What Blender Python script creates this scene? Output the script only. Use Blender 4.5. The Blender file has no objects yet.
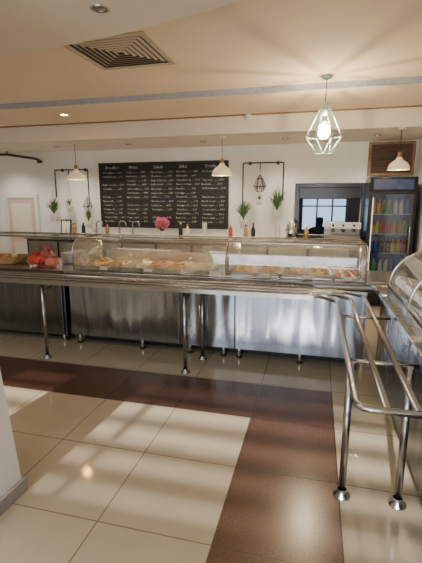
import bpy, bmesh, math, random
from mathutils import Vector, Matrix
random.seed(7)
D=bpy.data; C=bpy.context
# ---------------------------------------------------------------- materials
def newmat(name):
    m=D.materials.new(name); m.use_nodes=True
    return m, m.node_tree.nodes, m.node_tree.links, m.node_tree.nodes['Principled BSDF']
def pmat(name,col,rough=.5,metal=0,noise=None,amt=.15,bump=0,emis=None,es=0,nscale=(1,1,1),spec=.5,coat=0):
    m,n,l,b=newmat(name)
    b.inputs['Base Color'].default_value=(*col,1); b.inputs['Roughness'].default_value=rough
    b.inputs['Metallic'].default_value=metal; b.inputs['Specular IOR Level'].default_value=spec
    b.inputs['Coat Weight'].default_value=coat
    if noise:
        tc=n.new('ShaderNodeTexCoord'); mp=n.new('ShaderNodeMapping'); mp.inputs['Scale'].default_value=nscale
        nz=n.new('ShaderNodeTexNoise'); nz.inputs['Scale'].default_value=noise; nz.inputs['Detail'].default_value=4
        l.new(tc.outputs['Object'],mp.inputs[0]); l.new(mp.outputs[0],nz.inputs['Vector'])
        cr=n.new('ShaderNodeValToRGB')
        cr.color_ramp.elements[0].position=.3; cr.color_ramp.elements[1].position=.7
        cr.color_ramp.elements[0].color=(*[c*(1-amt) for c in col],1)
        cr.color_ramp.elements[1].color=(*[min(1,c*(1+amt)) for c in col],1)
        l.new(nz.outputs['Fac'],cr.inputs[0]); l.new(cr.outputs[0],b.inputs['Base Color'])
        if bump:
            bp=n.new('ShaderNodeBump'); bp.inputs['Strength'].default_value=bump; bp.inputs['Distance'].default_value=.01
            l.new(nz.outputs['Fac'],bp.inputs['Height']); l.new(bp.outputs[0],b.inputs['Normal'])
    if emis:
        b.inputs['Emission Color'].default_value=(*emis,1); b.inputs['Emission Strength'].default_value=es
    return m
def steel(name,col=(.6,.61,.62),rough=.28,scale=(50,50,1.2)):
    m,n,l,b=newmat(name)
    tc=n.new('ShaderNodeTexCoord'); mp=n.new('ShaderNodeMapping'); mp.inputs['Scale'].default_value=scale
    nz=n.new('ShaderNodeTexNoise'); nz.inputs['Scale'].default_value=1; nz.inputs['Detail'].default_value=3
    l.new(tc.outputs['Object'],mp.inputs[0]); l.new(mp.outputs[0],nz.inputs['Vector'])
    mr=n.new('ShaderNodeMapRange'); mr.inputs[3].default_value=rough*.75; mr.inputs[4].default_value=rough*1.35
    l.new(nz.outputs['Fac'],mr.inputs[0]); l.new(mr.outputs[0],b.inputs['Roughness'])
    cr=n.new('ShaderNodeValToRGB'); cr.color_ramp.elements[0].position=.3; cr.color_ramp.elements[1].position=.7; cr.color_ramp.elements[0].color=(*[c*.85 for c in col],1); cr.color_ramp.elements[1].color=(*[c*1.15 for c in col],1)
    l.new(nz.outputs['Fac'],cr.inputs[0]); l.new(cr.outputs[0],b.inputs['Base Color'])
    n2=n.new('ShaderNodeTexNoise'); n2.inputs['Scale'].default_value=1; n2.inputs['Detail'].default_value=1
    mp2=n.new('ShaderNodeMapping'); mp2.inputs['Scale'].default_value=(5,5,1.0) if scale[2]<2 else (1,5,5)
    l.new(tc.outputs['Object'],mp2.inputs[0]); l.new(mp2.outputs[0],n2.inputs['Vector'])
    bq=n.new('ShaderNodeBump'); bq.inputs['Strength'].default_value=.6; bq.inputs['Distance'].default_value=.04; l.new(n2.outputs['Fac'],bq.inputs['Height'])
    bp=n.new('ShaderNodeBump'); bp.inputs['Strength'].default_value=.05; bp.inputs['Distance'].default_value=.002
    l.new(nz.outputs['Fac'],bp.inputs['Height']); l.new(bq.outputs[0],bp.inputs['Normal']); l.new(bp.outputs[0],b.inputs['Normal'])
    b.inputs['Metallic'].default_value=1
    return m
def glassmat(name,tint=(.95,.98,.97),gloss=.10,haze=0):
    m=D.materials.new(name); m.use_nodes=True; n=m.node_tree.nodes; l=m.node_tree.links
    n.remove(n['Principled BSDF']); o=n['Material Output']
    t=n.new('ShaderNodeBsdfTransparent'); t.inputs[0].default_value=(*tint,1)
    g=n.new('ShaderNodeBsdfGlossy'); g.inputs['Roughness'].default_value=.02
    lw=n.new('ShaderNodeLayerWeight'); lw.inputs[0].default_value=.25
    mr=n.new('ShaderNodeMapRange'); mr.inputs[3].default_value=gloss*.5; mr.inputs[4].default_value=.7
    mx=n.new('ShaderNodeMixShader')
    l.new(lw.outputs['Fresnel'],mr.inputs[0]); l.new(mr.outputs[0],mx.inputs[0]); l.new(t.outputs[0],mx.inputs[1]); l.new(g.outputs[0],mx.inputs[2]); l.new(mx.outputs[0],o.inputs[0])
    if haze:
        df=n.new('ShaderNodeBsdfTranslucent'); df.inputs[0].default_value=(.9,.88,.82,1)
        d2=n.new('ShaderNodeBsdfDiffuse'); d2.inputs[0].default_value=(.9,.88,.82,1); a=n.new('ShaderNodeMixShader'); l.new(df.outputs[0],a.inputs[1]); l.new(d2.outputs[0],a.inputs[2])
        tc=n.new('ShaderNodeTexCoord'); mp=n.new('ShaderNodeMapping'); mp.inputs['Scale'].default_value=(2.5,2.5,7); mp.inputs['Rotation'].default_value=(0,.5,0)
        nz=n.new('ShaderNodeTexNoise'); nz.inputs['Scale'].default_value=1.5; nz.inputs['Detail'].default_value=3
        l.new(tc.outputs['Object'],mp.inputs[0]); l.new(mp.outputs[0],nz.inputs['Vector'])
        r2=n.new('ShaderNodeMapRange'); r2.inputs[1].default_value=.35; r2.inputs[2].default_value=.7; r2.inputs[3].default_value=haze*.3; r2.inputs[4].default_value=haze*2
        l.new(nz.outputs['Fac'],r2.inputs[0]); m2=n.new('ShaderNodeMixShader'); l.new(r2.outputs[0],m2.inputs[0]); l.new(mx.outputs[0],m2.inputs[1]); l.new(a.outputs[0],m2.inputs[2]); l.new(m2.outputs[0],o.inputs[0])
    return m
def bulbmat(name,col,es,tr=.7):
    m=D.materials.new(name); m.use_nodes=True; n=m.node_tree.nodes; l=m.node_tree.links
    n.remove(n['Principled BSDF']); o=n['Material Output']
    t=n.new('ShaderNodeBsdfTransparent'); e=n.new('ShaderNodeEmission'); e.inputs[0].default_value=(*col,1); e.inputs[1].default_value=es
    mx=n.new('ShaderNodeMixShader'); mx.inputs[0].default_value=1-tr
    l.new(t.outputs[0],mx.inputs[1]); l.new(e.outputs[0],mx.inputs[2]); l.new(mx.outputs[0],o.inputs[0])
    return m
TX,TY,TS=-.40,2.74,.585
def tilemat(name,c1,c2,mortar,rough,ms=.004,speck=30,samt=.1,spec=.5):
    m,n,l,b=newmat(name)
    tc=n.new('ShaderNodeTexCoord'); mp=n.new('ShaderNodeMapping')
    mp.inputs['Location'].default_value=(-TX+TS*20,-TY+TS*20,0)
    l.new(tc.outputs['Object'],mp.inputs[0])
    br=n.new('ShaderNodeTexBrick'); br.offset=0; br.squash=1
    br.inputs['Scale'].default_value=1; br.inputs['Brick Width'].default_value=TS; br.inputs['Row Height'].default_value=TS
    br.inputs['Mortar Size'].default_value=ms; br.inputs['Mortar Smooth'].default_value=.1
    br.inputs['Color1'].default_value=(*c1,1); br.inputs['Color2'].default_value=(*c2,1); br.inputs['Mortar'].default_value=(*mortar,1)
    l.new(mp.outputs[0],br.inputs['Vector'])
    nz=n.new('ShaderNodeTexNoise'); nz.inputs['Scale'].default_value=speck; nz.inputs['Detail'].default_value=6
    l.new(tc.outputs['Object'],nz.inputs['Vector'])
    mr=n.new('ShaderNodeMapRange'); mr.inputs[1].default_value=.3; mr.inputs[2].default_value=.7; mr.inputs[3].default_value=1-samt; mr.inputs[4].default_value=1+samt
    l.new(nz.outputs['Fac'],mr.inputs[0])
    mx=n.new('ShaderNodeMix'); mx.data_type='RGBA'; mx.blend_type='MULTIPLY'; mx.inputs[0].default_value=1
    l.new(br.outputs['Color'],mx.inputs[6]); l.new(mr.outputs[0],mx.inputs[7]); l.new(mx.outputs[2],b.inputs['Base Color'])
    b.inputs['Roughness'].default_value=rough; b.inputs['Specular IOR Level'].default_value=spec
    bp=n.new('ShaderNodeBump'); bp.inputs['Strength'].default_value=.3; bp.inputs['Distance'].default_value=.002; bp.invert=True
    l.new(br.outputs['Fac'],bp.inputs['Height']); l.new(bp.outputs[0],b.inputs['Normal'])
    return m
M={}
M['tile']=tilemat('cream_tile',(.45,.395,.30),(.48,.42,.325),(.22,.18,.13),.08,samt=.04,speck=5,spec=1)
M['brown']=tilemat('brown_tile',(.095,.050,.036),(.105,.056,.040),(.05,.03,.022),.24,speck=90,samt=.3,ms=.0025,spec=.8)
M['wall']=pmat('wall_paint',(.84,.83,.81),.7,noise=2,amt=.03)
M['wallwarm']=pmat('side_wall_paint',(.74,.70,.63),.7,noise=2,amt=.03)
M['ceil']=pmat('ceiling_paint',(.86,.70,.53),.8,noise=1.5,amt=.03)
M['ceil2']=pmat('slab_paint',(.80,.71,.58),.8,noise=1.5,amt=.03)
M['soffit']=pmat('soffit_paint',(.80,.73,.62),.75,noise=2,amt=.04)
M['steel']=steel('brushed_steel',(.34,.385,.46),.15)
M['steeld']=steel('dark_brushed_steel',(.18,.19,.21),.22)
M['steelb']=steel('back_counter_steel',(.50,.48,.44),.35)
M['steeltop']=steel('counter_top_steel',(.46,.46,.46),.22,(2,60,60))
M['chrome']=pmat('polished_steel',(.60,.60,.61),.12,1)
M['tube']=pmat('satin_tube',(.46,.46,.47),.20,1)
M['silver']=pmat('silver_trim',(.42,.47,.55),.4,.5,noise=30,amt=.15,nscale=(3,1,1))  # bluish mottling puts reflected window light into the silver
M['dark']=pmat('matte_black',(.015,.015,.016),.5)
M['black']=pmat('black_gloss',(.01,.01,.012),.2)
M['board']=pmat('chalkboard',(.010,.010,.010),.55,noise=6,amt=.4)
M['chalk']=pmat('chalk',(.36,.34,.30),.8,noise=14,amt=.5)
M['white']=pmat('white_ceramic',(.8,.79,.76),.3)
M['plastic']=pmat('white_plastic',(.75,.75,.73),.45)
M['door']=pmat('door_panel',(.62,.50,.42),.5)
M['grey']=pmat('grey_plastic',(.25,.25,.26),.5)
M['base']=pmat('grey_baseboard',(.33,.31,.30),.5,noise=20,amt=.1)
M['leaf']=pmat('leaf_green',(.06,.14,.04),.5,noise=20,amt=.4)
M['leaf2']=pmat('leaf_light',(.13,.22,.06),.5,noise=20,amt=.4)
M['soil']=pmat('soil',(.05,.03,.02),.9,noise=40,amt=.4,bump=.5)
M['wood']=pmat('wood',(.30,.17,.08),.5,noise=6,amt=.3,nscale=(8,8,1))
M['woodd']=pmat('dark_wood',(.11,.06,.035),.5,noise=6,amt=.3,nscale=(1,8,8))
M['pink']=pmat('pink_petal',(.62,.12,.24),.6,noise=30,amt=.4)
M['red']=pmat('red_plastic',(.55,.06,.05),.4)
M['pinkbag']=pmat('pink_plastic',(.66,.20,.18),.4)
M['basket']=pmat('wicker',(.42,.26,.12),.7,noise=40,amt=.3)
M['mint']=pmat('mint_wire',(.42,.60,.54),.4)
M['brass']=pmat('brass',(.6,.42,.15),.3,1)
M['glass']=glassmat('clear_glass',gloss=.2)
M['gglass']=glassmat('guard_glass',gloss=.4,haze=.17)  # smudgy haze mixed in to give the glass a pale reflective glow
M['dglass']=glassmat('fridge_glass',(.85,.9,.95),.2)
M['bulb']=bulbmat('warm_bulb_glow',(1,.82,.5),34,.5)
M['bulbs']=bulbmat('small_bulb_glow',(1,.72,.38),14,.5)
M['glow']=pmat('lit_diffuser',(.9,.8,.6),.5,emis=(1,.75,.42),es=3)
M['hot']=pmat('warm_lens',(.9,.7,.4),.5,emis=(1,.50,.14),es=120)
M['shade']=pmat('pendant_shade',(.82,.78,.66),.5,emis=(1,.70,.32),es=.25)
M['ledw']=pmat('led_tube',(.9,.9,.8),.5,emis=(1,.74,.42),es=60)
M['fridgel']=pmat('fridge_lining',(.08,.10,.15),.5,emis=(.3,.45,1),es=.04)
M['skin']=pmat('skin',(.35,.2,.14),.6); M['cloth']=pmat('dark_cloth',(.02,.03,.06),.8)
M['vent']=pmat('vent_louver',(.56,.47,.36),.5)
M['slat']=pmat('slat_paint',(.5,.5,.5),.6)
M['food']=[pmat('food_%d'%i,c,.5,noise=35,amt=.45,bump=.8) for i,c in enumerate([(.60,.34,.09),(.75,.48,.10),(.34,.13,.04),(.75,.60,.28),(.62,.18,.04),(.24,.28,.07),(.75,.64,.40),(.45,.21,.06)])]
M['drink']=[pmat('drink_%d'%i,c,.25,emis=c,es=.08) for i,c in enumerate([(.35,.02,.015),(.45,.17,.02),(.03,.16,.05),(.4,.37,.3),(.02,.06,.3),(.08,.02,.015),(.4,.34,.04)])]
# ---------------------------------------------------------------- mesh builder
class B:
    def __init__(s): s.v=[];s.f=[];s.m=[];s.sm=[];s.ml=[]
    def mi(s,m):
        if isinstance(m,str): m=M[m]
        if m not in s.ml: s.ml.append(m)
        return s.ml.index(m)
    def add(s,v,f,m,sm=False):
        o=len(s.v); s.v+=[tuple(p) for p in v]; k=s.mi(m)
        for q in f: s.f.append([i+o for i in q]); s.m.append(k); s.sm.append(sm)
    def box(s,x0,x1,y0,y1,z0,z1,m,rot=None,piv=None):
        v=[Vector((x,y,z)) for z in (z0,z1) for y in (y0,y1) for x in (x0,x1)]
        if rot is not None:
            p=Vector(piv) if piv else Vector(((x0+x1)/2,(y0+y1)/2,(z0+z1)/2))
            v=[rot@(q-p)+p for q in v]
        s.add(v,[(0,2,3,1),(4,5,7,6),(0,1,5,4),(2,6,7,3),(0,4,6,2),(1,3,7,5)],m)
    def quad(s,a,b,c,d,m): s.add([a,b,c,d],[(0,1,2,3)],m)
    def tube(s,path,r,m,seg=10,closed=False,cap=True):
        P=[Vector(p) for p in path]; n=len(P); rs=r if isinstance(r,(list,tuple)) else [r]*n
        T=[]
        for i in range(n):
            a=P[(i-1)%n] if (closed or i>0) else P[i]; b=P[(i+1)%n] if (closed or i<n-1) else P[i]
            T.append((b-a).normalized())
        up=Vector((0,0,1)) if abs(T[0].z)<.9 else Vector((1,0,0))
        nn=(up-T[0]*up.dot(T[0])).normalized(); V=[]
        for i in range(n):
            nn=(nn-T[i]*nn.dot(T[i])).normalized(); bb=T[i].cross(nn)
            for k in range(seg):
                a=2*math.pi*k/seg; V.append(P[i]+(nn*math.cos(a)+bb*math.sin(a))*rs[i])
        F=[]
        for i in range(n if closed else n-1):
            j=(i+1)%n
            for k in range(seg): F.append((i*seg+k,i*seg+(k+1)%seg,j*seg+(k+1)%seg,j*seg+k))
        if cap and not closed: F.append(tuple(range(seg))[::-1]); F.append(tuple((n-1)*seg+k for k in range(seg)))
        s.add(V,F,m,True)
    def lathe(s,prof,c,m,seg=24,axis='z',sm=True):
        c=Vector(c);V=[]
        for r,z in prof:
            for k in range(seg):
                a=2*math.pi*k/seg; p=(r*math.cos(a),r*math.sin(a),z)
                if axis=='y': p=(p[0],p[2],p[1])
                if axis=='x': p=(p[2],p[0],p[1])
                V.append(c+Vector(p))
        F=[(i*seg+k,i*seg+(k+1)%seg,(i+1)*seg+(k+1)%seg,(i+1)*seg+k) for i in range(len(prof)-1) for k in range(seg)]
        s.add(V,F,m,sm)
    def ball(s,c,r,m,seg=14,sz=1):
        s.lathe([(max(1e-4,r*math.sin(math.pi*i/8)),-r*sz*math.cos(math.pi*i/8)) for i in range(9)],c,m,seg)
    def sheet(s,fn,nu,nv,m,sm=True):
        V=[fn(i/nu,j/nv) for j in range(nv+1) for i in range(nu+1)]
        F=[(j*(nu+1)+i,j*(nu+1)+i+1,(j+1)*(nu+1)+i+1,(j+1)*(nu+1)+i) for j in range(nv) for i in range(nu)]
        s.add(V,F,m,sm)
    def prism(s,pts,ext,m,sm=False):
        n=len(pts);P=[Vector(p) for p in pts];e=Vector(ext)
        s.add(P+[p+e for p in P],[tuple(range(n))[::-1],tuple(range(n,2*n))]+[(i,(i+1)%n,n+(i+1)%n,n+i) for i in range(n)],m,sm)
    def text(s,t,size,loc,m,align='LEFT',rot=Matrix.Rotation(math.pi/2,3,'X')):
        cu=D.curves.new('t','FONT'); cu.body=t; cu.size=size; cu.align_x=align; cu.resolution_u=1; cu.offset=size*.012
        ob=D.objects.new('t',cu); C.scene.collection.objects.link(ob)
        dg=C.evaluated_depsgraph_get(); me=D.meshes.new_from_object(ob.evaluated_get(dg))
        s.add([rot@v.co+Vector(loc) for v in me.vertices],[tuple(p.vertices) for p in me.polygons],m)
        D.objects.remove(ob); D.meshes.remove(me); D.curves.remove(cu)
    def obj(s,name,bevel=0,recenter=True,fixn=True):
        me=D.meshes.new(name)
        if recenter:
            xs=[p[0] for p in s.v];ys=[p[1] for p in s.v];zs=[p[2] for p in s.v]
            o=Vector(((min(xs)+max(xs))/2,(min(ys)+max(ys))/2,min(zs)))
        else: o=Vector((0,0,0))
        me.from_pydata([Vector(p)-o for p in s.v],[],s.f)
        for m in s.ml: me.materials.append(m)
        for p,k,sm in zip(me.polygons,s.m,s.sm): p.material_index=k; p.use_smooth=sm
        if fixn:
            bm=bmesh.new(); bm.from_mesh(me); bmesh.ops.recalc_face_normals(bm,faces=bm.faces); bm.to_mesh(me); bm.free()
        ob=D.objects.new(name,me); C.scene.collection.objects.link(ob); ob.location=o
        if bevel:
            md=ob.modifiers.new('bevel','BEVEL'); md.width=bevel; md.segments=2; md.limit_method='ANGLE'; md.angle_limit=math.radians(50)
        return ob
def fillet(path,r,n=6):
    P=[Vector(p) for p in path]; out=[P[0]]
    for i in range(1,len(P)-1):
        a=(P[i-1]-P[i]).normalized(); b=(P[i+1]-P[i]).normalized(); p0=P[i]+a*r; p1=P[i]+b*r
        for k in range(n+1):
            t=k/n; out.append(p0*(1-t)**2+P[i]*2*t*(1-t)+p1*t*t)
    out.append(P[-1]); return out
# ---------------------------------------------------------------- room shell
XL,XR,YB,YW=-7.0,2.2,-2.5,7.0
b=B()
def fr(x0,x1,y0,y1,m): b.quad((x0,y0,0),(x1,y0,0),(x1,y1,0),(x0,y1,0),m)
fr(XL,XR,3.31,YW+2.5,'tile'); fr(.19,XR,YB,3.31,'tile'); fr(XL,.19,2.74,3.31,'brown')
fr(-.40,.19,YB,2.74,'brown'); fr(XL,-.40,YB,2.74,'tile')
b.obj('floor',recenter=False,fixn=False)
b=B(); hx0,hx1,hz0,hz1=-.30,.66,1.0,1.76
b.box(XL,hx0,YW,YW+.1,0,2.8,'wall'); b.box(hx1,XR,YW,YW+.1,0,2.8,'wall')
b.box(hx0,hx1,YW,YW+.1,0,hz0,'wall'); b.box(hx0,hx1,YW,YW+.1,hz1,2.8,'wall'); b.obj('wall_back',recenter=False)
b=B(); b.box(XL-.1,XL,YB,YW,0,2.8,'wallwarm'); b.obj('wall_left',recenter=False)
b=B(); b.box(XR,XR+.1,YB,YW,0,2.8,'wallwarm'); b.obj('wall_right',recenter=False)
# wall behind viewer with large window
wx0,wx1,wz0,wz1=-3.2,1.0,.35,2.36
b=B(); b.box(XL,wx0,YB-.1,YB,0,2.8,'wallwarm'); b.box(wx1,XR,YB-.1,YB,0,2.8,'wallwarm')
b.box(wx0,wx1,YB-.1,YB,0,wz0,'wallwarm'); b.box(wx0,wx1,YB-.1,YB,wz1,2.8,'wallwarm'); b.obj('wall_front',recenter=False)
b=B()
for x in (wx0,-1.75,wx1-.05): b.box(x,x+.05,YB-.09,YB-.02,wz0,wz1,'grey')
b.box(wx0,wx1,YB-.09,YB-.02,wz0,wz0+.05,'grey'); b.box(wx0,wx1,YB-.09,YB-.02,wz1-.05,wz1,'grey')
z=wz0+.1
while z<1.35: b.box(wx0,wx1,YB-.075,YB-.06,z,z+.05,'slat'); z+=.13
prev=1.38
for g0,g1 in ((1.735,1.76),(1.845,1.88),(1.955,2.02),(2.075,2.16),(2.235,2.26),(2.31,2.31)):  # unseen slats, gaps sized to cast the sun stripes on the floor
    b.box(wx0,wx1,YB-.075,YB-.06,prev,g0,'slat'); prev=g1
b.obj('window_1',recenter=False)
b=B(); b.box(XL,XR,YB,4.7,2.75,2.85,'ceil'); b.obj('ceiling',recenter=False)
b=B(); b.box(XL,XR,4.7,5.75,2.69,2.85,'ceil'); b.obj('ceiling_step',recenter=False)
b=B(); b.box(XL,XR,5.75,YW,2.45,2.85,'soffit'); b.obj('ceiling_soffit',recenter=False)
b=B(); b.box(XL,XR,4.68,4.70,2.69,2.75,'silver'); b.obj('trim_1',recenter=False)
b=B(); b.box(XL,XR,5.735,5.75,2.672,2.69,'wood'); b.obj('soffit_shadow_line',recenter=False)  # added brown strip standing in for the shadow line at the soffit
# dropped slab with curved edge
b=B(); pts=[(XL,YB,2.65),(XL,3.05,2.65)]
for k in range(0,25):
    t=k/24; x=-3.2+3.9*t; y=2.98-.25*t-.9*t**3; pts.append((x,y,2.65))
pts.append((1.0,YB,2.65)); b.prism(pts,(0,0,.098),'ceil2'); b.obj('ceiling_dropped_slab',recenter=False)
# left sloped pier
b=B(); b.prism([(-1.49,1.67,0),(-2.2,1.67,0),(-2.2,1.67,2.65),(-1.755,1.67,2.65)],(0,-.35,0),'wall')
b.obj('wall_pier',recenter=False)
b=B(); b.box(-2.2,-1.487,1.672,1.688,0,.075,'base'); b.box(-1.492,-1.476,1.32,1.688,0,.075,'base'); b.obj('baseboard_left',bevel=.003)
b=B(); b.box(1.42,XR,6.3,YW,0,2.45,'wall'); b.obj('wall_column')
# kitchen beyond hatch
b=B(); ky=9.3
b.box(-1.6,-1.5,YW+.1,ky,0,2.6,'wallwarm'); b.box(1.7,1.8,YW+.1,ky,0,2.6,'wallwarm'); b.box(-1.6,1.8,YW+.1,ky,2.6,2.7,'grey')
b.box(-1.6,-.35,ky,ky+.1,0,2.7,'grey'); b.box(.62,1.8,ky,ky+.1,0,2.7,'grey'); b.box(-.35,.62,ky,ky+.1,0,.9,'grey'); b.box(-.35,.62,ky,ky+.1,1.62,2.7,'grey')
b.obj('wall_kitchen',recenter=False)
b=B()
for x in (-.35,-.03,.29,.58): b.box(x,x+.035,ky+.01,ky+.06,.9,1.62,'black')
for z in (.9,1.42,1.585): b.box(-.35,.62,ky+.02,ky+.06,z,z+.03,'black')
b.obj('window_2')
b=B(); t=.07
b.box(hx0-t,hx0,YW-.04,YW-.001,hz0-t,hz1+t,'black'); b.box(hx1,hx1+t,YW-.04,YW-.001,hz0-t,hz1+t,'black')
b.box(hx0,hx1,YW-.04,YW-.001,hz1,hz1+t,'black'); b.box(hx0,hx1,YW-.04,YW-.001,hz0-t,hz0,'black')
b.box(hx0,hx1,YW-.02,YW-.01,hz1-.17,hz1,'black')
b.obj('window_3',bevel=.004)
# door at left
b=B(); b.box(-5.99,-5.92,6.95,6.999,0,1.68,'plastic'); b.box(-5.30,-5.23,6.95,6.999,0,1.68,'plastic'); b.box(-5.92,-5.30,6.95,6.999,1.61,1.68,'plastic')
b.box(-5.92,-5.30,6.965,6.999,0,1.61,'door')
for z0,z1 in ((.15,.75),(.85,1.5)):
    b.box(-5.83,-5.39,6.957,6.966,z0,z1,'wallwarm')
b.lathe([(.001,-.05),(.022,-.05),(.022,-.03),(.01,-.02),(.01,0)],(-5.36,6.965,.85),'chrome',axis='y'); b.obj('door_1')
# ---------------------------------------------------------------- menu board
b=B(); x0,x1,z0,z1=-3.87,-1.50,1.09,2.20
b.box(x0,x1,6.965,6.995,z0,z1,'board')
for a in ((x0-.02,x1+.02,z1,z1+.02),(x0-.02,x1+.02,z0-.02,z0),(x0-.02,x0,z0,z1),(x1,x1+.02,z0,z1)): b.box(a[0],a[1],6.955,6.995,a[2],a[3],'dark')
items="Full english,Scrambled egg,Beans on toast,Pancakes,Porridge,Bacon roll,Omelette,Sausage roll,Fresh fruit,Roast chicken,Beef stew,Lasagne,Fish & chips,Veg curry,Meatballs,Grilled salmon,Rice & peas,Mac & cheese,Greek salad,Caesar salad,Coleslaw,Potato salad,Tuna pasta,Mixed leaves,Beetroot,Soup of the day,Garlic bread,Americano,Cappuccino,Latte,Hot chocolate,English tea,Fresh juice,Still water,Cola,Smoothie".split(',')
q=0
for i,h in enumerate(('Breakfast','Mains','Salads','Sides','Drinks')):
    cx=x0+.05+i*.468
    b.text(h,.075,(cx+.06,6.962,z1-.09),'chalk')
    for j in range(13):
        if random.random()<.08: continue
        nm=items[q%len(items)]; q+=1
        b.text(nm+' '+'.'*max(2,18-len(nm))+' %d.%d0'%(random.randint(1,8),random.randint(0,9)),.046,(cx+random.uniform(-.01,.02),6.962,z1-.165-j*.072+random.uniform(-.004,.004)),'chalk')
b.obj('chalkboard_menu',fixn=False)
# ---------------------------------------------------------------- hanging planters
def blades(b,c,n,h,sp,m1='leaf',m2='leaf2'):
    c=Vector(c)
    for i in range(n):
        a=random.uniform(0,6.283); hh=h*random.uniform(.6,1.1); out=sp*random.uniform(.2,1.0); w=random.uniform(.007,.012)
        d=Vector((math.cos(a),math.sin(a)*.45,0)); q=Vector((-math.sin(a),math.cos(a),0)); V=[];F=[]
        for k in range(6):
            t=k/5; p=c+d*(out*t*t)+Vector((0,0,hh*(t-.35*t*t*(out/sp)))); ww=w*(1-t)**.6+.001
            V+=[p-q*ww,p+q*ww]
        for k in range(5): F.append((2*k,2*k+1,2*k+3,2*k+2))
        b.add(V,F,random.choice((m1,m2)),True)
def planter(x,y,z,pr=.055,ph=.11,h=.24,sp=.14,top=2.1,n=46,m='white'):
    b.lathe([(.001,0),(pr*.7,0),(pr,ph*.9),(pr*1.06,ph),(pr*.9,ph),(pr*.85,ph*.85),(.001,ph*.85)],(x,y,z),m,18)
    b.lathe([(.001,0),(pr*.85,0)],(x,y,z+ph*.87),'soil',18)
    blades(b,(x,y,z+ph*.8),n,h,sp)
    for dx in (-pr,pr): b.tube([(x+dx,y,z+ph*.9),(x,y,min(top,z+ph+.38)) ],.0025,'dark',5)
    b.tube([(x,y,min(top,z+ph+.38)),(x,y,top)],.003,'dark',5)
def pframe(xa,xb,zt,drops):
    y=6.90
    b.tube(fillet([(xa,y,zt-drops[0]),(xa,y,zt),(xb,y,zt),(xb,y,zt-drops[1])],.02),.011,'dark',8)
    xm=(xa+xb)/2
    b.tube([(xm-.05,y,zt),(xm-.05,y,zt-.1)],.008,'dark',8)
    for x in (xa+.1,xb-.1):
        b.tube([(x,y,zt),(x,6.995,zt)],.011,'dark',8); b.lathe([(.001,0),(.03,0),(.03,.01)],(x,6.985,zt),'dark',12,'y')
def terr(x,y,z,s,top):
    ring=[(x+s*math.cos(k*math.pi/3),y+s*.8*math.sin(k*math.pi/3),z) for k in range(6)]
    rt=[(x+s*.45*math.cos(k*math.pi/3),y+s*.4*math.sin(k*math.pi/3),z+s*1.3) for k in range(6)]
    rb=[(x+s*.5*math.cos(k*math.pi/3),y+s*.45*math.sin(k*math.pi/3),z-s*.8) for k in range(6)]
    for R in (ring,rt,rb): b.tube(R,.005,'dark',5,closed=True)
    for k in range(6):
        b.tube([rt[k],ring[k],rb[k]],.005,'dark',5); b.tube([rt[k],(x,y,z+s*1.9)],.004,'dark',5)
        j=(k+1)%6; b.quad(ring[k],ring[j],rt[j],rt[k],'glass'); b.quad(rb[k],rb[j],ring[j],ring[k],'glass')
    b.lathe([(.001,0),(s*.45,0),(s*.55,s*.3),(.001,s*.35)],(x,y,z-s*.78),'white',12); blades(b,(x,y,z-s*.45),14,s*.9,s*.4)
    b.tube([(x,y,z+s*1.9),(x,y,top)],.003,'dark',5)
b=B(); pframe(-4.76,-4.08,2.11,(.5,.65)); planter(-4.80,6.84,1.17,.075,.14,.36,.26,1.75,120); planter(-4.45,6.84,1.34,.06,.12,.18,.12,2.1,40); planter(-4.08,6.84,1.06,.07,.12,.28,.15,1.5,60)
terr(-4.08,6.84,1.45,.09,1.65); b.obj('hanging_planter',fixn=False)
b=B(); pframe(-1.22,-.56,2.16,(.72,.6)); planter(-1.19,6.84,1.10,.075,.14,.38,.24,1.55,120); planter(-.64,6.84,1.26,.075,.14,.40,.25,1.85,120); terr(-.93,6.84,1.78,.10,2.1)
planter(-.93,6.84,1.48,.05,.09,.1,.07,1.7,20)
b.obj('hanging_planter',fixn=False)
# black pipe upper left
b=B(); b.tube(fillet([(-6.6,6.7,2.40),(-5.6,6.7,2.39),(-5.0,6.7,2.30),(-4.92,6.7,2.27)],.05),.022,'dark'); b.tube([(-5.6,6.7,2.39),(-5.6,6.7,2.449)],.01,'dark',8); b.tube([(-6.4,6.7,2.40),(-6.4,6.7,2.449)],.01,'dark',8)
b.lathe([(.001,0),(.05,0),(.05,.03),(.03,.05),(.001,.05)],(-4.92,6.7,2.225),'dark',14); b.obj('suspended_cable_conduit')
# brown louvred panel above the fridge
b=B(); b.box(.72,1.38,6.96,6.995,1.93,2.43,'woodd')
for x in (.72,1.34): b.box(x,x+.04,6.94,6.96,1.93,2.43,'wood')
for z in (1.93,2.395): b.box(.76,1.34,6.94,6.96,z,z+.035,'wood')
for k in range(9): b.box(.77,1.33,6.945,6.955,1.985+k*.045,2.005+k*.045,'woodd',Matrix.Rotation(.5,3,'X'))
b.obj('louvred_wall_panel')
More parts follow.
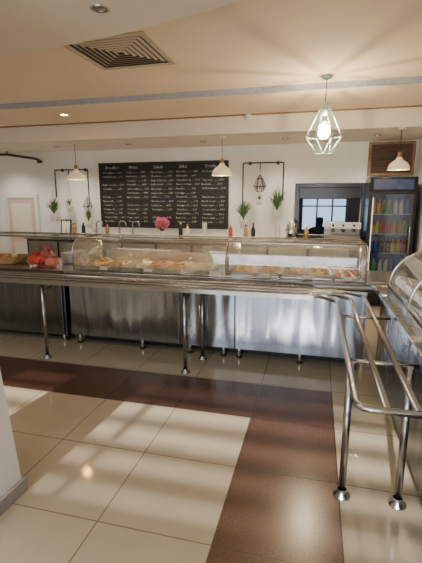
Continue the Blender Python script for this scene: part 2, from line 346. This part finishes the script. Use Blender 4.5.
# ---------------------------------------------------------------- drinks fridge
b=B(); x0,x1,y0,y1=.70,1.32,6.30,6.92; H=1.88
b.box(x0,x0+.04,y0+.05,y1,.06,H,'black'); b.box(x1-.04,x1,y0+.05,y1,.06,H,'black'); b.box(x0+.04,x1-.04,y1-.04,y1,.06,H,'fridgel')
b.box(x0+.04,x1-.04,y0+.05,y1-.04,H-.05,H,'black'); b.box(x0+.04,x1-.04,y0+.05,y1-.04,.06,.22,'black')
b.box(x0,x1,y0,y0+.05,1.68,H,'black'); b.box(x0+.05,x1-.05,y0-.004,y0,1.71,H-.03,pmat('fridge_sign',(.03,.05,.12),.4,emis=(.2,.3,.7),es=.06,noise=12,amt=.5))
for xx in (x0,x1-.035): b.box(xx,xx+.035,y0,y0+.045,.2,1.68,'dark')
for zz in (.2,1.645): b.box(x0+.035,x1-.035,y0,y0+.045,zz,zz+.035,'dark')
b.box(x0+.035,x1-.035,y0+.02,y0+.026,.235,1.645,'dglass'); b.tube(fillet([(x1-.06,y0,.8),(x1-.06,y0-.035,.8),(x1-.06,y0-.035,1.2),(x1-.06,y0,1.2)],.015),.008,'chrome',8)
for xx in (x0+.05,x1-.09): b.box(xx,xx+.04,y0+.1,y0+.14,0,.06,'dark'); b.box(xx,xx+.04,y1-.14,y1-.1,0,.06,'dark')
for k in range(5):
    z=.25+k*.28; b.box(x0+.045,x1-.045,y0+.08,y1-.05,z-.012,z,'chrome')
    for r in range(2):
        for q in range(7):
            xx=x0+.085+q*.075; m=M['drink'][(k*2+q//2+r)%7]; s=.9 if k%2 else 1
            b.lathe([(.001,0),(.029,0),(.030,.02),(.030,.12*s),(.012,.17*s),(.012,.20*s),(.001,.20*s)],(xx,y0+.13+r*.1,z),m,10)
b.box(x0+.06,x0+.07,y0+.06,y0+.07,.3,1.6,'glow')
b.obj('drinks_fridge',fixn=False)
# ---------------------------------------------------------------- back counter + things on it
b=B(); b.box(-5.1,.62,6.40,6.98,.08,.88,'steeld'); b.box(-5.12,.64,6.36,6.98,.88,.92,'steeltop')
for k in range(9): b.box(-5.05+k*.62,-4.47+k*.62,6.385,6.4,.14,.84,'steelb')
for x in (-5,-3.4,-1.8,-.2,.5):
    for y in (6.5,6.9): b.tube([(x,y,0),(x,y,.08)],.02,'chrome')
b.obj('back_counter',bevel=.003)
def bottle(x,y,z,h,r,m,cap='dark',name='sauce_bottle'):
    b=B(); b.lathe([(.001,0),(r,0),(r,h*.62),(r*.4,h*.8),(r*.35,h*.9)],(x,y,z),m,16); b.lathe([(r*.4,h*.88),(r*.4,h),(.001,h)],(x,y,z),cap,16); b.obj(name)
for x,h,m,c_ in ((-4.35,.30,'white','dark'),(-4.2,.24,'brass','dark'),(-4.02,.29,'dark','white'),(-3.55,.26,'wood','dark'),(-2.2,.28,'dark','brass'),(-2.08,.25,'white','red'),(-1.35,.28,'red','white'),(-1.1,.26,'brass','dark'),(-.98,.29,'dark','dark'),(-.15,.27,'brass','white')): bottle(x,6.55,.92,h,.035,m,c_)
for x in (-1.8,-.6):
    b=B()
    for k in range(7): b.lathe([(.001,0),(.028,0),(.042,.055),(.044,.058),(.040,.056),(.026,.004),(.001,.004)],(x,6.6,.921+k*.036),'white',18)
    b.obj('cup_stack')
b=B(); x,y=-.38,6.62
b.lathe([(.001,0),(.09,0),(.09,.02),(.075,.03),(.085,.06),(.085,.26),(.06,.30),(.02,.315),(.02,.335),(.001,.34)],(x,y,.921),'chrome',24); b.tube(fillet([(x,y-.08,1.0),(x,y-.13,1.0),(x,y-.13,.96)],.02),.01,'dark'); b.tube([(x-.11,y,1.1),(x+.11,y,1.1)],.008,'dark'); b.obj('hot_water_urn')
for x in (-3.8,-3.35,-3.1):
    b=B(); b.lathe([(.001,0),(.035,0),(.03,.02),(.015,.03)],(x,6.62,.92),'chrome',16)
    b.tube(fillet([(x,6.62,.94),(x,6.62,1.20),(x+.14,6.58,1.20),(x+.14,6.58,1.10)],.05),.012,'chrome'); b.tube([(x,6.62,1.0),(x-.05,6.6,1.03)],.007,'chrome'); b.obj('gooseneck_tap')
b=B(); R=Matrix.Rotation(-.12,3,'X')
b.box(-4.66,-4.44,6.80,6.815,.93,1.21,'dark',R,(-4.55,6.8,.93)); b.box(-4.635,-4.465,6.796,6.80,.955,1.185,'wallwarm',R,(-4.55,6.8,.93)); b.box(-4.56,-4.54,6.83,6.89,.921,1.05,'dark'); b.obj('picture_frame')
# pink flowers
b=B(); fx,fy=-2.55,6.6
b.lathe([(.001,0),(.045,0),(.06,.05),(.035,.11),(.045,.13),(.04,.13),(.03,.11)],(fx,fy,.92),'white',18)
for i in range(60):
    zz=1-2*(i+.5)/60; a=i*2.39996; rr=math.sqrt(1-zz*zz)
    if zz<-.75: continue
    jr=random.uniform(.75,1.15)
    p=Vector((fx+.105*jr*rr*math.cos(a),fy+.09*jr*rr*math.sin(a),1.18+.10*jr*zz)); b.tube([(fx,fy,1.02),tuple(p)],.003,'leaf',5)
    for k in range(5):
        t=k*1.2566+a; q=p+Vector((.014*math.cos(t),.010*math.sin(t)-.004,.014*math.sin(t)*.8)); b.ball(q,.012,'pink',6,.6)
blades(b,(fx,fy,1.03),34,.20,.14); b.obj('flower_vase',fixn=False)
# coffee machine
b=B(); x0=.12; z=.92
b.box(x0,x0+.52,6.52,6.88,z+.04,z+.12,'grey'); b.box(x0,x0+.52,6.68,6.88,z+.12,z+.30,'plastic'); b.box(x0,x0+.52,6.50,6.88,z+.22,z+.31,'plastic')
for k in range(3):
    b.lathe([(.03,0),(.03,-.05),(.001,-.05)],(x0+.12+k*.15,6.58,z+.22),'chrome',14); b.tube([(x0+.12+k*.15,6.57,z+.19),(x0+.12+k*.15,6.45,z+.18)],.01,'dark',8)
    b.lathe([(.001,-.012),(.018,-.012),(.018,0)],(x0+.12+k*.15,6.50,z+.27),'dark',12,'y')
b.box(x0+.02,x0+.5,6.52,6.86,z+.31,z+.32,'chrome')
for x in (x0+.04,x0+.48):
    for y in (6.55,6.84): b.tube([(x,y,z+.001),(x,y,z+.05)],.015,'dark')
b.obj('coffee_machine',bevel=.004)
# ---------------------------------------------------------------- serving counter
CF,CBk=3.80,4.58; TZ=.83
b=B()
b.box(-2.565,.47,CF+.02,CBk,.11,.79,'steeld'); b.box(-2.6,1.7,CF-.02,CBk+.02,.79,TZ,'steeltop')
xs=[-2.555,-1.30,-1.02,-.73,.46]
for a,c in zip(xs[:-1],xs[1:]): b.box(a+.006,c-.006,CF+.0,CF+.02,.115,.785,'steel')
b.box(-1.29,-1.03,CF-.012,CF,.13,.77,'steeld'); b.tube([(-1.08,CF-.035,.38),(-1.08,CF-.035,.55)],.008,'chrome'); 
for z in (.39,.54): b.tube([(-1.08,CF-.035,z),(-1.08,CF-.01,z)],.006,'chrome')
b.box(-2.52,.43,CF+.20,CF+.22,0,.11,'dark')  # black strip added for the shade beneath the counter
for x in (-2.5,-1.75,-1.22,-.86,-.70,-.1,.4):
    for y in (CF+.08,CBk-.08): b.tube([(x,y,.02),(x,y,.12)],.02,'chrome'); b.lathe([(.001,0),(.03,0),(.03,.015),(.02,.02)],(x,y,0),'dark',14)
b.obj('serving_counter',bevel=.004)
b=B()
b.box(-6.4,-2.62,CF+.02,CBk,.09,.79,'steeld'); b.box(-6.45,-2.605,CF-.02,CBk+.02,.79,TZ,'steeltop')
for k in range(3):
    a=-6.35+k*1.24; b.box(a,a+1.22,CF,CF+.02,.12,.78,'steeld')
b.box(-6.35,-2.66,CF+.20,CF+.22,0,.09,'dark')  # same black strip in place of shade under the side counter
for x in (-6.3,-5,-3.8,-2.7):
    for y in (CF+.08,CBk-.08): b.tube([(x,y,0),(x,y,.1)],.02,'chrome')
b.obj('side_counter',bevel=.004)
# tray slide
b=B(); SZ=.795
b.box(-6.4,.0,3.36,3.765,SZ-.022,SZ-.005,'steeltop'); b.box(-6.4,.0,3.35,3.36,SZ-.03,SZ+.008,'tube')
for i,(yy,xx) in enumerate(((3.37,.18),(3.48,.29),(3.59,.40))):
    b.tube(fillet([(-6.4,yy,SZ),(xx-.14,yy,SZ),(xx,yy-.14,SZ),(xx,1.53,SZ)] if i else [(-6.4,yy,SZ),(xx-.14,yy,SZ),(xx,yy-.14,SZ),(xx,1.52,SZ),(.515,1.52,SZ)],.06),.0145,'tube',12)
b.tube([(-6.4,3.69,SZ),(.5,3.69,SZ)],.0145,'tube',12)
for y in (2.06,2.9): b.tube([(.18,y,SZ-.022),(.515,y,SZ-.022)],.011,'tube')
for x in (-5.6,-4.1,-2.575,-1.112,-1.045):
    y=3.39
    if x==-1.045: y=3.74
    b.tube([(x,y,.02),(x,y,SZ-.02)],.018,'tube',12); b.lathe([(.001,0),(.042,0),(.042,.008),(.022,.02),(.022,.04)],(x,y,0),'tube',16)
    if y<3.7: b.tube(fillet([(x,y,SZ-.13),(x,y+.2,SZ-.06),(x,3.775,SZ-.06)],.04),.01,'tube')
for x in (.20,.478): 
    b.tube([(x,2.06,.02),(x,2.06,SZ-.02)],.019,'tube',12); b.lathe([(.001,0),(.045,0),(.045,.008),(.024,.02),(.024,.045)],(x,2.06,0),'tube',16)
b.obj('tray_slide_rail',fixn=False)
# glass sneeze guard
GX=[-6.35,-4.4,-2.49,-.82,.45]
b=B(); GZ=1.16
prof=[(CF+.02,TZ+.005),(CF+.02,1.04)]+[(CF+.02+.14*(1-math.cos(a)),1.04+.12*math.sin(a)) for a in [math.pi/2*k/8 for k in range(1,9)]]+[(4.42,GZ)]
for a,c in zip(GX[2:-1],GX[3:]):
    V=[];F=[]
    for (y,z) in prof: V+=[(a+.015,y,z),(c-.015,y,z)]
    for k in range(len(prof)-1): F.append((2*k,2*k+1,2*k+3,2*k+2))
    b.add(V,F,'gglass',True)
for x in (GX[2],GX[3]-.012,GX[3]+.012,GX[4]):
    b.add([(x,y,z) for y,z in prof]+[(x,4.42,TZ+.005)],[tuple(range(len(prof)+1))],'gglass')
    b.tube([(x,y,z) for y,z in prof],.007,'chrome',8); b.tube([(x,4.42,TZ),(x,4.42,GZ)],.012,'chrome',8)
b.tube([(GX[2],CF+.02,TZ+.010),(GX[-1],CF+.02,TZ+.010)],.007,'chrome',8)
b.tube([(GX[0],3.97,GZ+.008),(GX[-1],3.97,GZ+.008)],.008,'tube',8); b.tube([(GX[0],4.42,GZ+.006),(GX[-1],4.42,GZ+.006)],.008,'tube',8)
for x in GX[:2]: b.tube([(x,4.42,TZ),(x,4.42,GZ)],.012,'chrome',8); b.tube([(x,3.97,GZ+.010),(x,4.42,GZ+.010)],.01,'chrome',8)
b.box(GX[0],GX[2],3.97,4.42,GZ-.006,GZ,'glass')
b.box(GX[2]+.05,GX[-1]-.05,4.345,4.350,GZ-.05,GZ-.02,'chrome'); b.box(GX[2]+.05,GX[-1]-.05,4.350,4.40,GZ-.024,GZ-.02,'chrome')
b.tube([(GX[2]+.08,4.375,GZ-.038),(GX[-1]-.08,4.375,GZ-.038)],.008,'ledw',8)
b.box(GX[2]+.02,GX[-1]-.02,4.50,4.505,TZ+.001,TZ+.14,'steelb')
b.obj('glass_sneeze_guard',fixn=False)
# food pans
def pan(x0,x1,y0,y1,z0,fm,spoon=False,heap=.03):
    b=B(); zr=z0+.045
    b.box(x0,x1,y0,y1,z0,z0+.004,'chrome')
    for q in ((x0,x1,y0,y0+.006),(x0,x1,y1-.006,y1),(x0,x0+.006,y0,y1),(x1-.006,x1,y0,y1)): b.box(*q,z0,zr,'chrome')
    for q in ((x0-.008,x1+.008,y0-.012,y0),(x0-.008,x1+.008,y1,y1+.012),(x0-.008,x0,y0,y1),(x1,x1+.008,y0,y1)): b.box(*q,zr-.003,zr,'chrome')
    ph=random.uniform(0,9)
    def fn(u,v):
        w=math.sin(math.pi*u)*math.sin(math.pi*v)
        return (x0+.007+(x1-x0-.014)*u,y0+.007+(y1-y0-.014)*v,z0+.032+heap*max(w,0)**.5+.008*math.sin(u*19+ph)*math.cos(v*23+ph)*(w>0.05)+random.uniform(-.004,.004)*(w>.01))
    b.sheet(fn,20,24,M['food'][fm])
    for _ in range(26 if fm%2 else 16):
        u,v=random.uniform(.12,.88),random.uniform(.1,.9); p=fn(u,v); b.ball((p[0],p[1],p[2]+.004),random.uniform(.010,.022),M['food'][random.choice(((fm+3)%8,(fm+1)%8,fm))],8,.6)
    if spoon:
        xm=(x0+x1)/2; b.tube([(xm,y1-.15,zr+.02),(xm+.03,y1-.01,zr+.05),(xm+.05,y1+.02,zr+.09)],.005,'chrome',8); b.ball((xm-.01,y1-.18,zr+.014),.03,'chrome',12,.35)
    b.obj('food_pan',fixn=False)
x=-2.46; i=0; order=[1,0,6,4,1,3,0,7,2,1,4,3]
while x+.24<.43:
    if not(x<-.82<x+.235):
        pan(x,x+.222,CF+.09,CF+.55,TZ+.001,order[i%12],i%3==1,.045); i+=1; x+=.243
    else: x=-.79
for k,x in enumerate((-2.2,-1.7,-1.3,-1.0,-.5,-.1,.25)):
    b=B(); b.prism([(x,CF+.035,TZ+.001),(x,CF+.055,TZ+.045),(x,CF+.075,TZ+.001)],(.09,0,0),'plastic'); b.obj('price_card')
# items on left counter
b=B()
for k in range(10): b.lathe([(.001,0),(.07,0),(.12,.012),(.122,.016),(.07,.005)],(-2.80,4.28,TZ+.001+k*.012),'white',28)
b.obj('plate_stack')
b=B(); cx,cy=-3.56,4.1
for k in range(6):
    s=1+.05*k; z=TZ+.012+k*.014; b.tube([(cx+.17*s*sx,cy+.12*s*sy,z) for sx,sy in ((-1,-1),(1,-1),(1,1),(-1,1))],.008,'basket',6,closed=True)
for k in range(24):
    a=k/24*2*math.pi; mx=max(abs(math.cos(a)),abs(math.sin(a))); px,py=math.cos(a)/mx,math.sin(a)/mx
    b.tube([(cx+.17*px,cy+.12*py,TZ+.01),(cx+.17*1.25*px,cy+.12*1.25*py,TZ+.085)],.005,'wood',5)
b.box(cx-.17,cx+.17,cy-.12,cy+.12,TZ+.003,TZ+.010,'basket')
for k in range(7): b.ball((cx+random.uniform(-.12,.12),cy+random.uniform(-.06,.06),TZ+.06+random.uniform(0,.02)),.04,M['food'][(0,7,3)[k%3]],12,.7)
b.obj('bread_basket',fixn=False)
def mkbag(cx,cy,s,m):
    b=B()
    def bag(u,v):
        a=u*2*math.pi; w=(math.sin(math.pi*min(.93,.14+v*.80)))**.6
        r=s*w*(.085+.014*math.sin(a*5+v*4)+.008*math.sin(a*9-v*7)); return (cx+r*1.2*math.cos(a),cy+r*.8*math.sin(a),TZ+.014+.12*s*v+.007*math.sin(a*3+v*6))
    b.sheet(bag,40,12,m)
    def frill(u,v):
        a=u*2*math.pi; r=s*(.014+.032*v*(1+.3*math.sin(a*6))); return (cx+r*1.2*math.cos(a),cy+r*math.sin(a),TZ+.128*s+.045*s*v)
    b.sheet(frill,36,3,m); b.obj('plastic_carrier_bag',fixn=False)
mkbag(-3.06,3.98,.95,'red'); mkbag(-2.84,3.95,.75,'pinkbag'); mkbag(-3.14,4.28,1.0,'pinkbag')
for k in range(2):
    b=B(); cx=-4.02-k*.5; b.box(cx-.18,cx+.18,3.95,4.3,TZ+.001,TZ+.01,'wood')
    for q in ((cx-.18,cx+.18,3.95,3.96),(cx-.18,cx+.18,4.29,4.3),(cx-.18,cx-.17,3.96,4.29),(cx+.17,cx+.18,3.96,4.29)): b.box(*q,TZ+.01,TZ+.04,'wood')
    for j in range(6): b.ball((cx-.1+.1*(j%3),4.05+.13*(j//3),TZ+.045),.045,M['food'][j%3],12,.75)
    b.obj('pastry_tray')
b=B(); 
for k in range(8):
    b.tube([(-3.01+.012*k,4.47+.01*(k%3),TZ+.02),(-3.03+.02*k,4.46+.02*(k%3),TZ+.20)],.004,'chrome',6)
b.lathe([(.001,0),(.05,0),(.05,.11),(.045,.11),(.045,.01),(.001,.01)],(-2.98,4.48,TZ+.001),'chrome',18); b.obj('cutlery_holder')
# ---------------------------------------------------------------- right counter and curved display case
b=B(); b.box(.58,1.25,.7,CF-.06,.10,.79,'steeld'); b.box(.52,1.3,.66,CF-.025,.79,TZ,'steeltop')
for k in range(5): b.box(.565,.58,.72+k*.6,1.30+k*.6,.12,.78,'steeld')
for y in (.9,1.8,2.7,3.5):
    for x in (.64,1.2): b.tube([(x,y,0),(x,y,.11)],.02,'chrome')
b.obj('buffet_counter',bevel=.004)
b=B(); z0=TZ+.001; ya,yb=1.95,3.40; xa,xb=.56,1.12
b.box(xa,xb,ya,yb,z0,z0+.07,'steeltop')
P=[(xa+.015,z0+.07)]+[(xa+.015+.30*(1-math.cos(t)),z0+.09+.27*math.sin(t)) for t in [math.pi/2*k/12 for k in range(13)]]+[(xb-.02,z0+.36)]
V=[];F=[]
for (px,pz) in P: V+=[(px,ya+.01,pz),(px,yb-.01,pz)]
for k in range(len(P)-1): F.append((2*k,2*k+1,2*k+3,2*k+2))
b.add(V,F,'gglass',True)
for yy in (ya+.01,(ya+yb)/2,yb-.01): b.tube([(px,yy,pz) for px,pz in P],.010,'chrome',8)
for yy in (ya+.01,yb-.01): b.add([(px,yy,pz) for px,pz in P]+[(xb-.02,yy,z0+.07)],[tuple(range(len(P)+1))],'gglass')
b.box(xb-.03,xb-.01,ya,yb,z0+.07,z0+.36,'chrome'); b.tube([(P[-4][0],ya,P[-4][1]+.012),(P[-4][0],yb,P[-4][1]+.012)],.010,'chrome')
b.tube([(xa+.015,ya,z0+.08),(xa+.015,yb,z0+.08)],.010,'chrome'); b.box(xa+.16,xb-.04,ya+.03,yb-.03,z0+.22,z0+.228,'glass')
for k in range(4):
    yy=ya+.06+k*.345; b.box(xa+.06,xb-.08,yy,yy+.30,z0+.071,z0+.085,'chrome')
    for j in range(8): b.ball((xa+.12+.11*(j%4),yy+.08+.14*(j//4),z0+.11),.045,M['food'][(0,6,1,7)[k]],12,.6)
b.obj('curved_glass_display_case',fixn=False)
# ---------------------------------------------------------------- ceiling items
b=B(); cx,cy,z=-1.62,3.36,2.75; hw=.33
for k in range(7):
    s0=hw-.046*k; s1=s0-.026
    for (ax,ay) in ((1,0),(-1,0),(0,1),(0,-1)):
        if ax: V=[(cx+ax*s0,cy-s0,z-.004),(cx+ax*s0,cy+s0,z-.004),(cx+ax*s1,cy+s1,z-.009),(cx+ax*s1,cy-s1,z-.009)]
        else: V=[(cx-s0,cy+ay*s0,z-.004),(cx+s0,cy+ay*s0,z-.004),(cx+s1,cy+ay*s1,z-.009),(cx-s1,cy+ay*s1,z-.009)]
        b.quad(*V,'vent')
b.box(cx-hw,cx+hw,cy-hw,cy+hw,z-.002,z-.0005,'dark')
for q in ((cx-hw-.03,cx+hw+.03,cy-hw-.03,cy-hw),(cx-hw-.03,cx+hw+.03,cy+hw,cy+hw+.03),(cx-hw-.03,cx-hw,cy-hw,cy+hw),(cx+hw,cx+hw+.03,cy-hw,cy+hw)): b.box(*q,z-.012,z-.0005,'vent')
b.obj('ceiling_vent',fixn=False)
def spot(x,y,z,r=.05,m='glow',name='recessed_downlight'):
    b=B(); b.lathe([(r,0),(r+.012,-.006),(r-.01,-.012),(r-.014,-.002)],(x,y,z-.0005),'chrome',20); b.lathe([(.001,-.004),(r-.014,-.004)],(x,y,z),m,20); b.obj(name)
spot(-1.27,2.38,2.65,.045,'grey')
spot(-3.35,5.15,2.69,.065,'hot')
for x in (-5.6,-4.3,-3.0,-1.75,-.5,.75): spot(x,6.35,2.45)
for x in (-5.2,-.95): 
    b=B(); b.lathe([(.001,-.06),(.03,-.055),(.045,-.03),(.05,0),(.001,0)],(x,5.72,2.665),'plastic',18); b.box(x-.03,x+.03,5.70,5.734,2.655,2.685,'plastic'); b.obj('security_camera')
def pendant(x,y,zt,zb,s=1):
    b=B(); h=.24*s
    b.lathe([(.001,0),(.045,0),(.045,-.02),(.001,-.025)],(x,y,zt),'white',18); b.tube([(x,y,zt-.02),(x,y,zb+h)],.004,'dark',6)
    b.lathe([(.001,h),(.018*s,h),(.026*s,h*.93),(.03*s,h*.70)],(x,y,zb),'wood',20)
    p=[(.03*s,h*.72),(.045*s,h*.6),(.075*s,h*.5),(.115*s,h*.38),(.14*s,h*.2),(.148*s,0)]
    b.lathe(p+[(.143*s,0),(.135*s,h*.2),(.11*s,h*.36),(.04*s,h*.55)],(x,y,zb),'shade',28)
    b.ball((x,y,zb+.04*s),.045*s,'bulbs'); b.obj('pendant_lamp',fixn=False)
    L=D.lights.new('pendant_bulb_light','POINT'); L.energy=9; L.color=(1,.72,.40); L.shadow_soft_size=.04; o=D.objects.new('pendant_bulb_light',L); o.location=(x,y,zb+.03*s); C.scene.collection.objects.link(o)
pendant(-3.72,5.95,2.45,1.88,.95); pendant(-1.36,5.95,2.45,1.91); pendant(.97,5.80,2.45,1.94,.9)
# geometric cage pendant
b=B(); x,y=.026,4.45
b.lathe([(.001,0),(.05,0),(.05,-.02),(.02,-.035),(.001,-.035)],(x,y,2.75),'mint',20); b.tube([(x,y,2.72),(x,y,2.50)],.004,'dark',6)
b.lathe([(.001,.09),(.02,.09),(.025,.03),(.022,-.03),(.001,-.03)],(x,y,2.42),'mint',16)
n=8
rt=[(x+.03*math.cos(2*math.pi*k/n),y+.03*math.sin(2*math.pi*k/n),2.50) for k in range(n)]
rw=[(x+.19*math.cos(2*math.pi*(k+.5)/n),y+.19*math.sin(2*math.pi*(k+.5)/n),2.19) for k in range(n)]
rb=[(x+.085*math.cos(2*math.pi*k/n),y+.085*math.sin(2*math.pi*k/n),2.03) for k in range(n)]
for R in (rt,rw,rb): b.tube(R,.0024,'mint',6,closed=True)
for k in range(n):
    j=(k-1)%n
    for A in ((rt[k],rw[k]),(rt[k],rw[j]),(rw[k],rb[k]),(rw[j],rb[k])): b.tube(A,.0024,'mint',6)
b.lathe([(.001,-.07),(.035,-.06),(.06,-.02),(.06,.01),(.035,.06),(.015,.10),(.001,.10)],(x,y,2.23),'bulb',20)
b.obj('cage_pendant_lamp',fixn=False)
L=D.lights.new('cage_bulb_light','POINT'); L.energy=85; L.color=(1,.80,.52); L.shadow_soft_size=.010; o=D.objects.new('cage_bulb_light',L); o.location=(x,y,2.24); C.scene.collection.objects.link(o)
# ---------------------------------------------------------------- figure on stool added in kitchen for a reflection in the hatch glass
def person(x,y):
    J=[(0,0,.52),(0,0,.75),(0,0,.98),(0,-.01,1.06),(0,-.02,1.17),(0,-.02,1.25),
       (-.19,0,.98),(-.25,-.03,.72),(-.2,-.25,.66),(-.15,-.33,.66),(.19,0,.98),(.25,-.03,.72),(.2,-.25,.66),(.15,-.33,.66),
       (-.10,-.02,.50),(-.13,-.42,.50),(-.13,-.42,.10),(-.13,-.56,.04),(.10,-.02,.50),(.13,-.42,.50),(.13,-.42,.10),(.13,-.56,.04)]
    Rr=[.15,.14,.13,.055,.085,.075,.065,.05,.04,.035,.065,.05,.04,.035,.10,.07,.05,.04,.10,.07,.05,.04]
    E=[(0,1),(1,2),(2,3),(3,4),(4,5),(2,6),(6,7),(7,8),(8,9),(2,10),(10,11),(11,12),(12,13),(0,14),(14,15),(15,16),(16,17),(0,18),(18,19),(19,20),(20,21)]
    me=D.meshes.new('reflection_figure'); me.from_pydata(J,E,[]); ob=D.objects.new('reflection_figure',me); C.scene.collection.objects.link(ob); ob.location=(x,y,0)
    sk=ob.modifiers.new('skin','SKIN'); sv=me.skin_vertices[0].data
    for i,r in enumerate(Rr): sv[i].radius=(r,r*.85)
    sv[0].use_root=True; sb=ob.modifiers.new('sub','SUBSURF'); sb.levels=2; sb.render_levels=2; me.materials.append(M['cloth'])
    b=B(); b.lathe([(.001,0),(.17,0),(.17,-.04),(.001,-.04)],(x,y,.40),'dark',20)
    for k in range(4):
        a=math.pi/4+k*math.pi/2; b.tube([(x+.1*math.cos(a),y+.1*math.sin(a),.37),(x+.18*math.cos(a),y+.18*math.sin(a),0)],.014,'chrome')
    b.obj('kitchen_stool')
person(.05,8.3)
# ---------------------------------------------------------------- lights, world, camera
def area(name,loc,rot,sx,sy,e,col):
    L=D.lights.new(name,'AREA'); L.shape='RECTANGLE'; L.size=sx; L.size_y=sy; L.energy=e; L.color=col
    o=D.objects.new(name,L); o.location=loc; o.rotation_euler=rot; C.scene.collection.objects.link(o); return o
area('daylight_window_light',(-1.1,YB+.05,1.35),(math.radians(90),0,0),4.1,1.9,105,(.92,.95,1))
for x in (-5.6,-4.3,-3.0,-1.75,-.5,.75):
    L=D.lights.new('downlight','SPOT'); L.energy=66; L.color=(1,.90,.74); L.spot_size=math.radians(130); L.spot_blend=.8; L.shadow_soft_size=.05
    o=D.objects.new('downlight',L); o.location=(x,6.35,2.43); C.scene.collection.objects.link(o)
area('ceiling_fill_light',(-2.5,1.0,2.60),(0,0,0),2.0,1.2,40,(1,.86,.66))  # added fill light to brighten the room, no fixture here
S=D.lights.new('sun','SUN'); S.energy=13; S.angle=math.radians(.8); S.color=(1,.92,.78)
so=D.objects.new('sun',S); d=Vector((.10,1,-.405)).normalized(); so.rotation_euler=d.to_track_quat('-Z','Y').to_euler(); C.scene.collection.objects.link(so)
w=D.worlds.new('World'); C.scene.world=w; w.use_nodes=True; bg=w.node_tree.nodes['Background']; bg.inputs[0].default_value=(.50,.72,1,1); bg.inputs[1].default_value=1.5
cam=D.cameras.new('camera'); cam.sensor_fit='VERTICAL'; cam.sensor_height=36; cam.lens=36*410/563; cam.clip_start=.05
co=D.objects.new('camera',cam); co.location=(0,0,1.565); C.scene.collection.objects.link(co)
co.rotation_euler=(math.radians(90-11.24),0,math.radians(14.36)); C.scene.camera=co
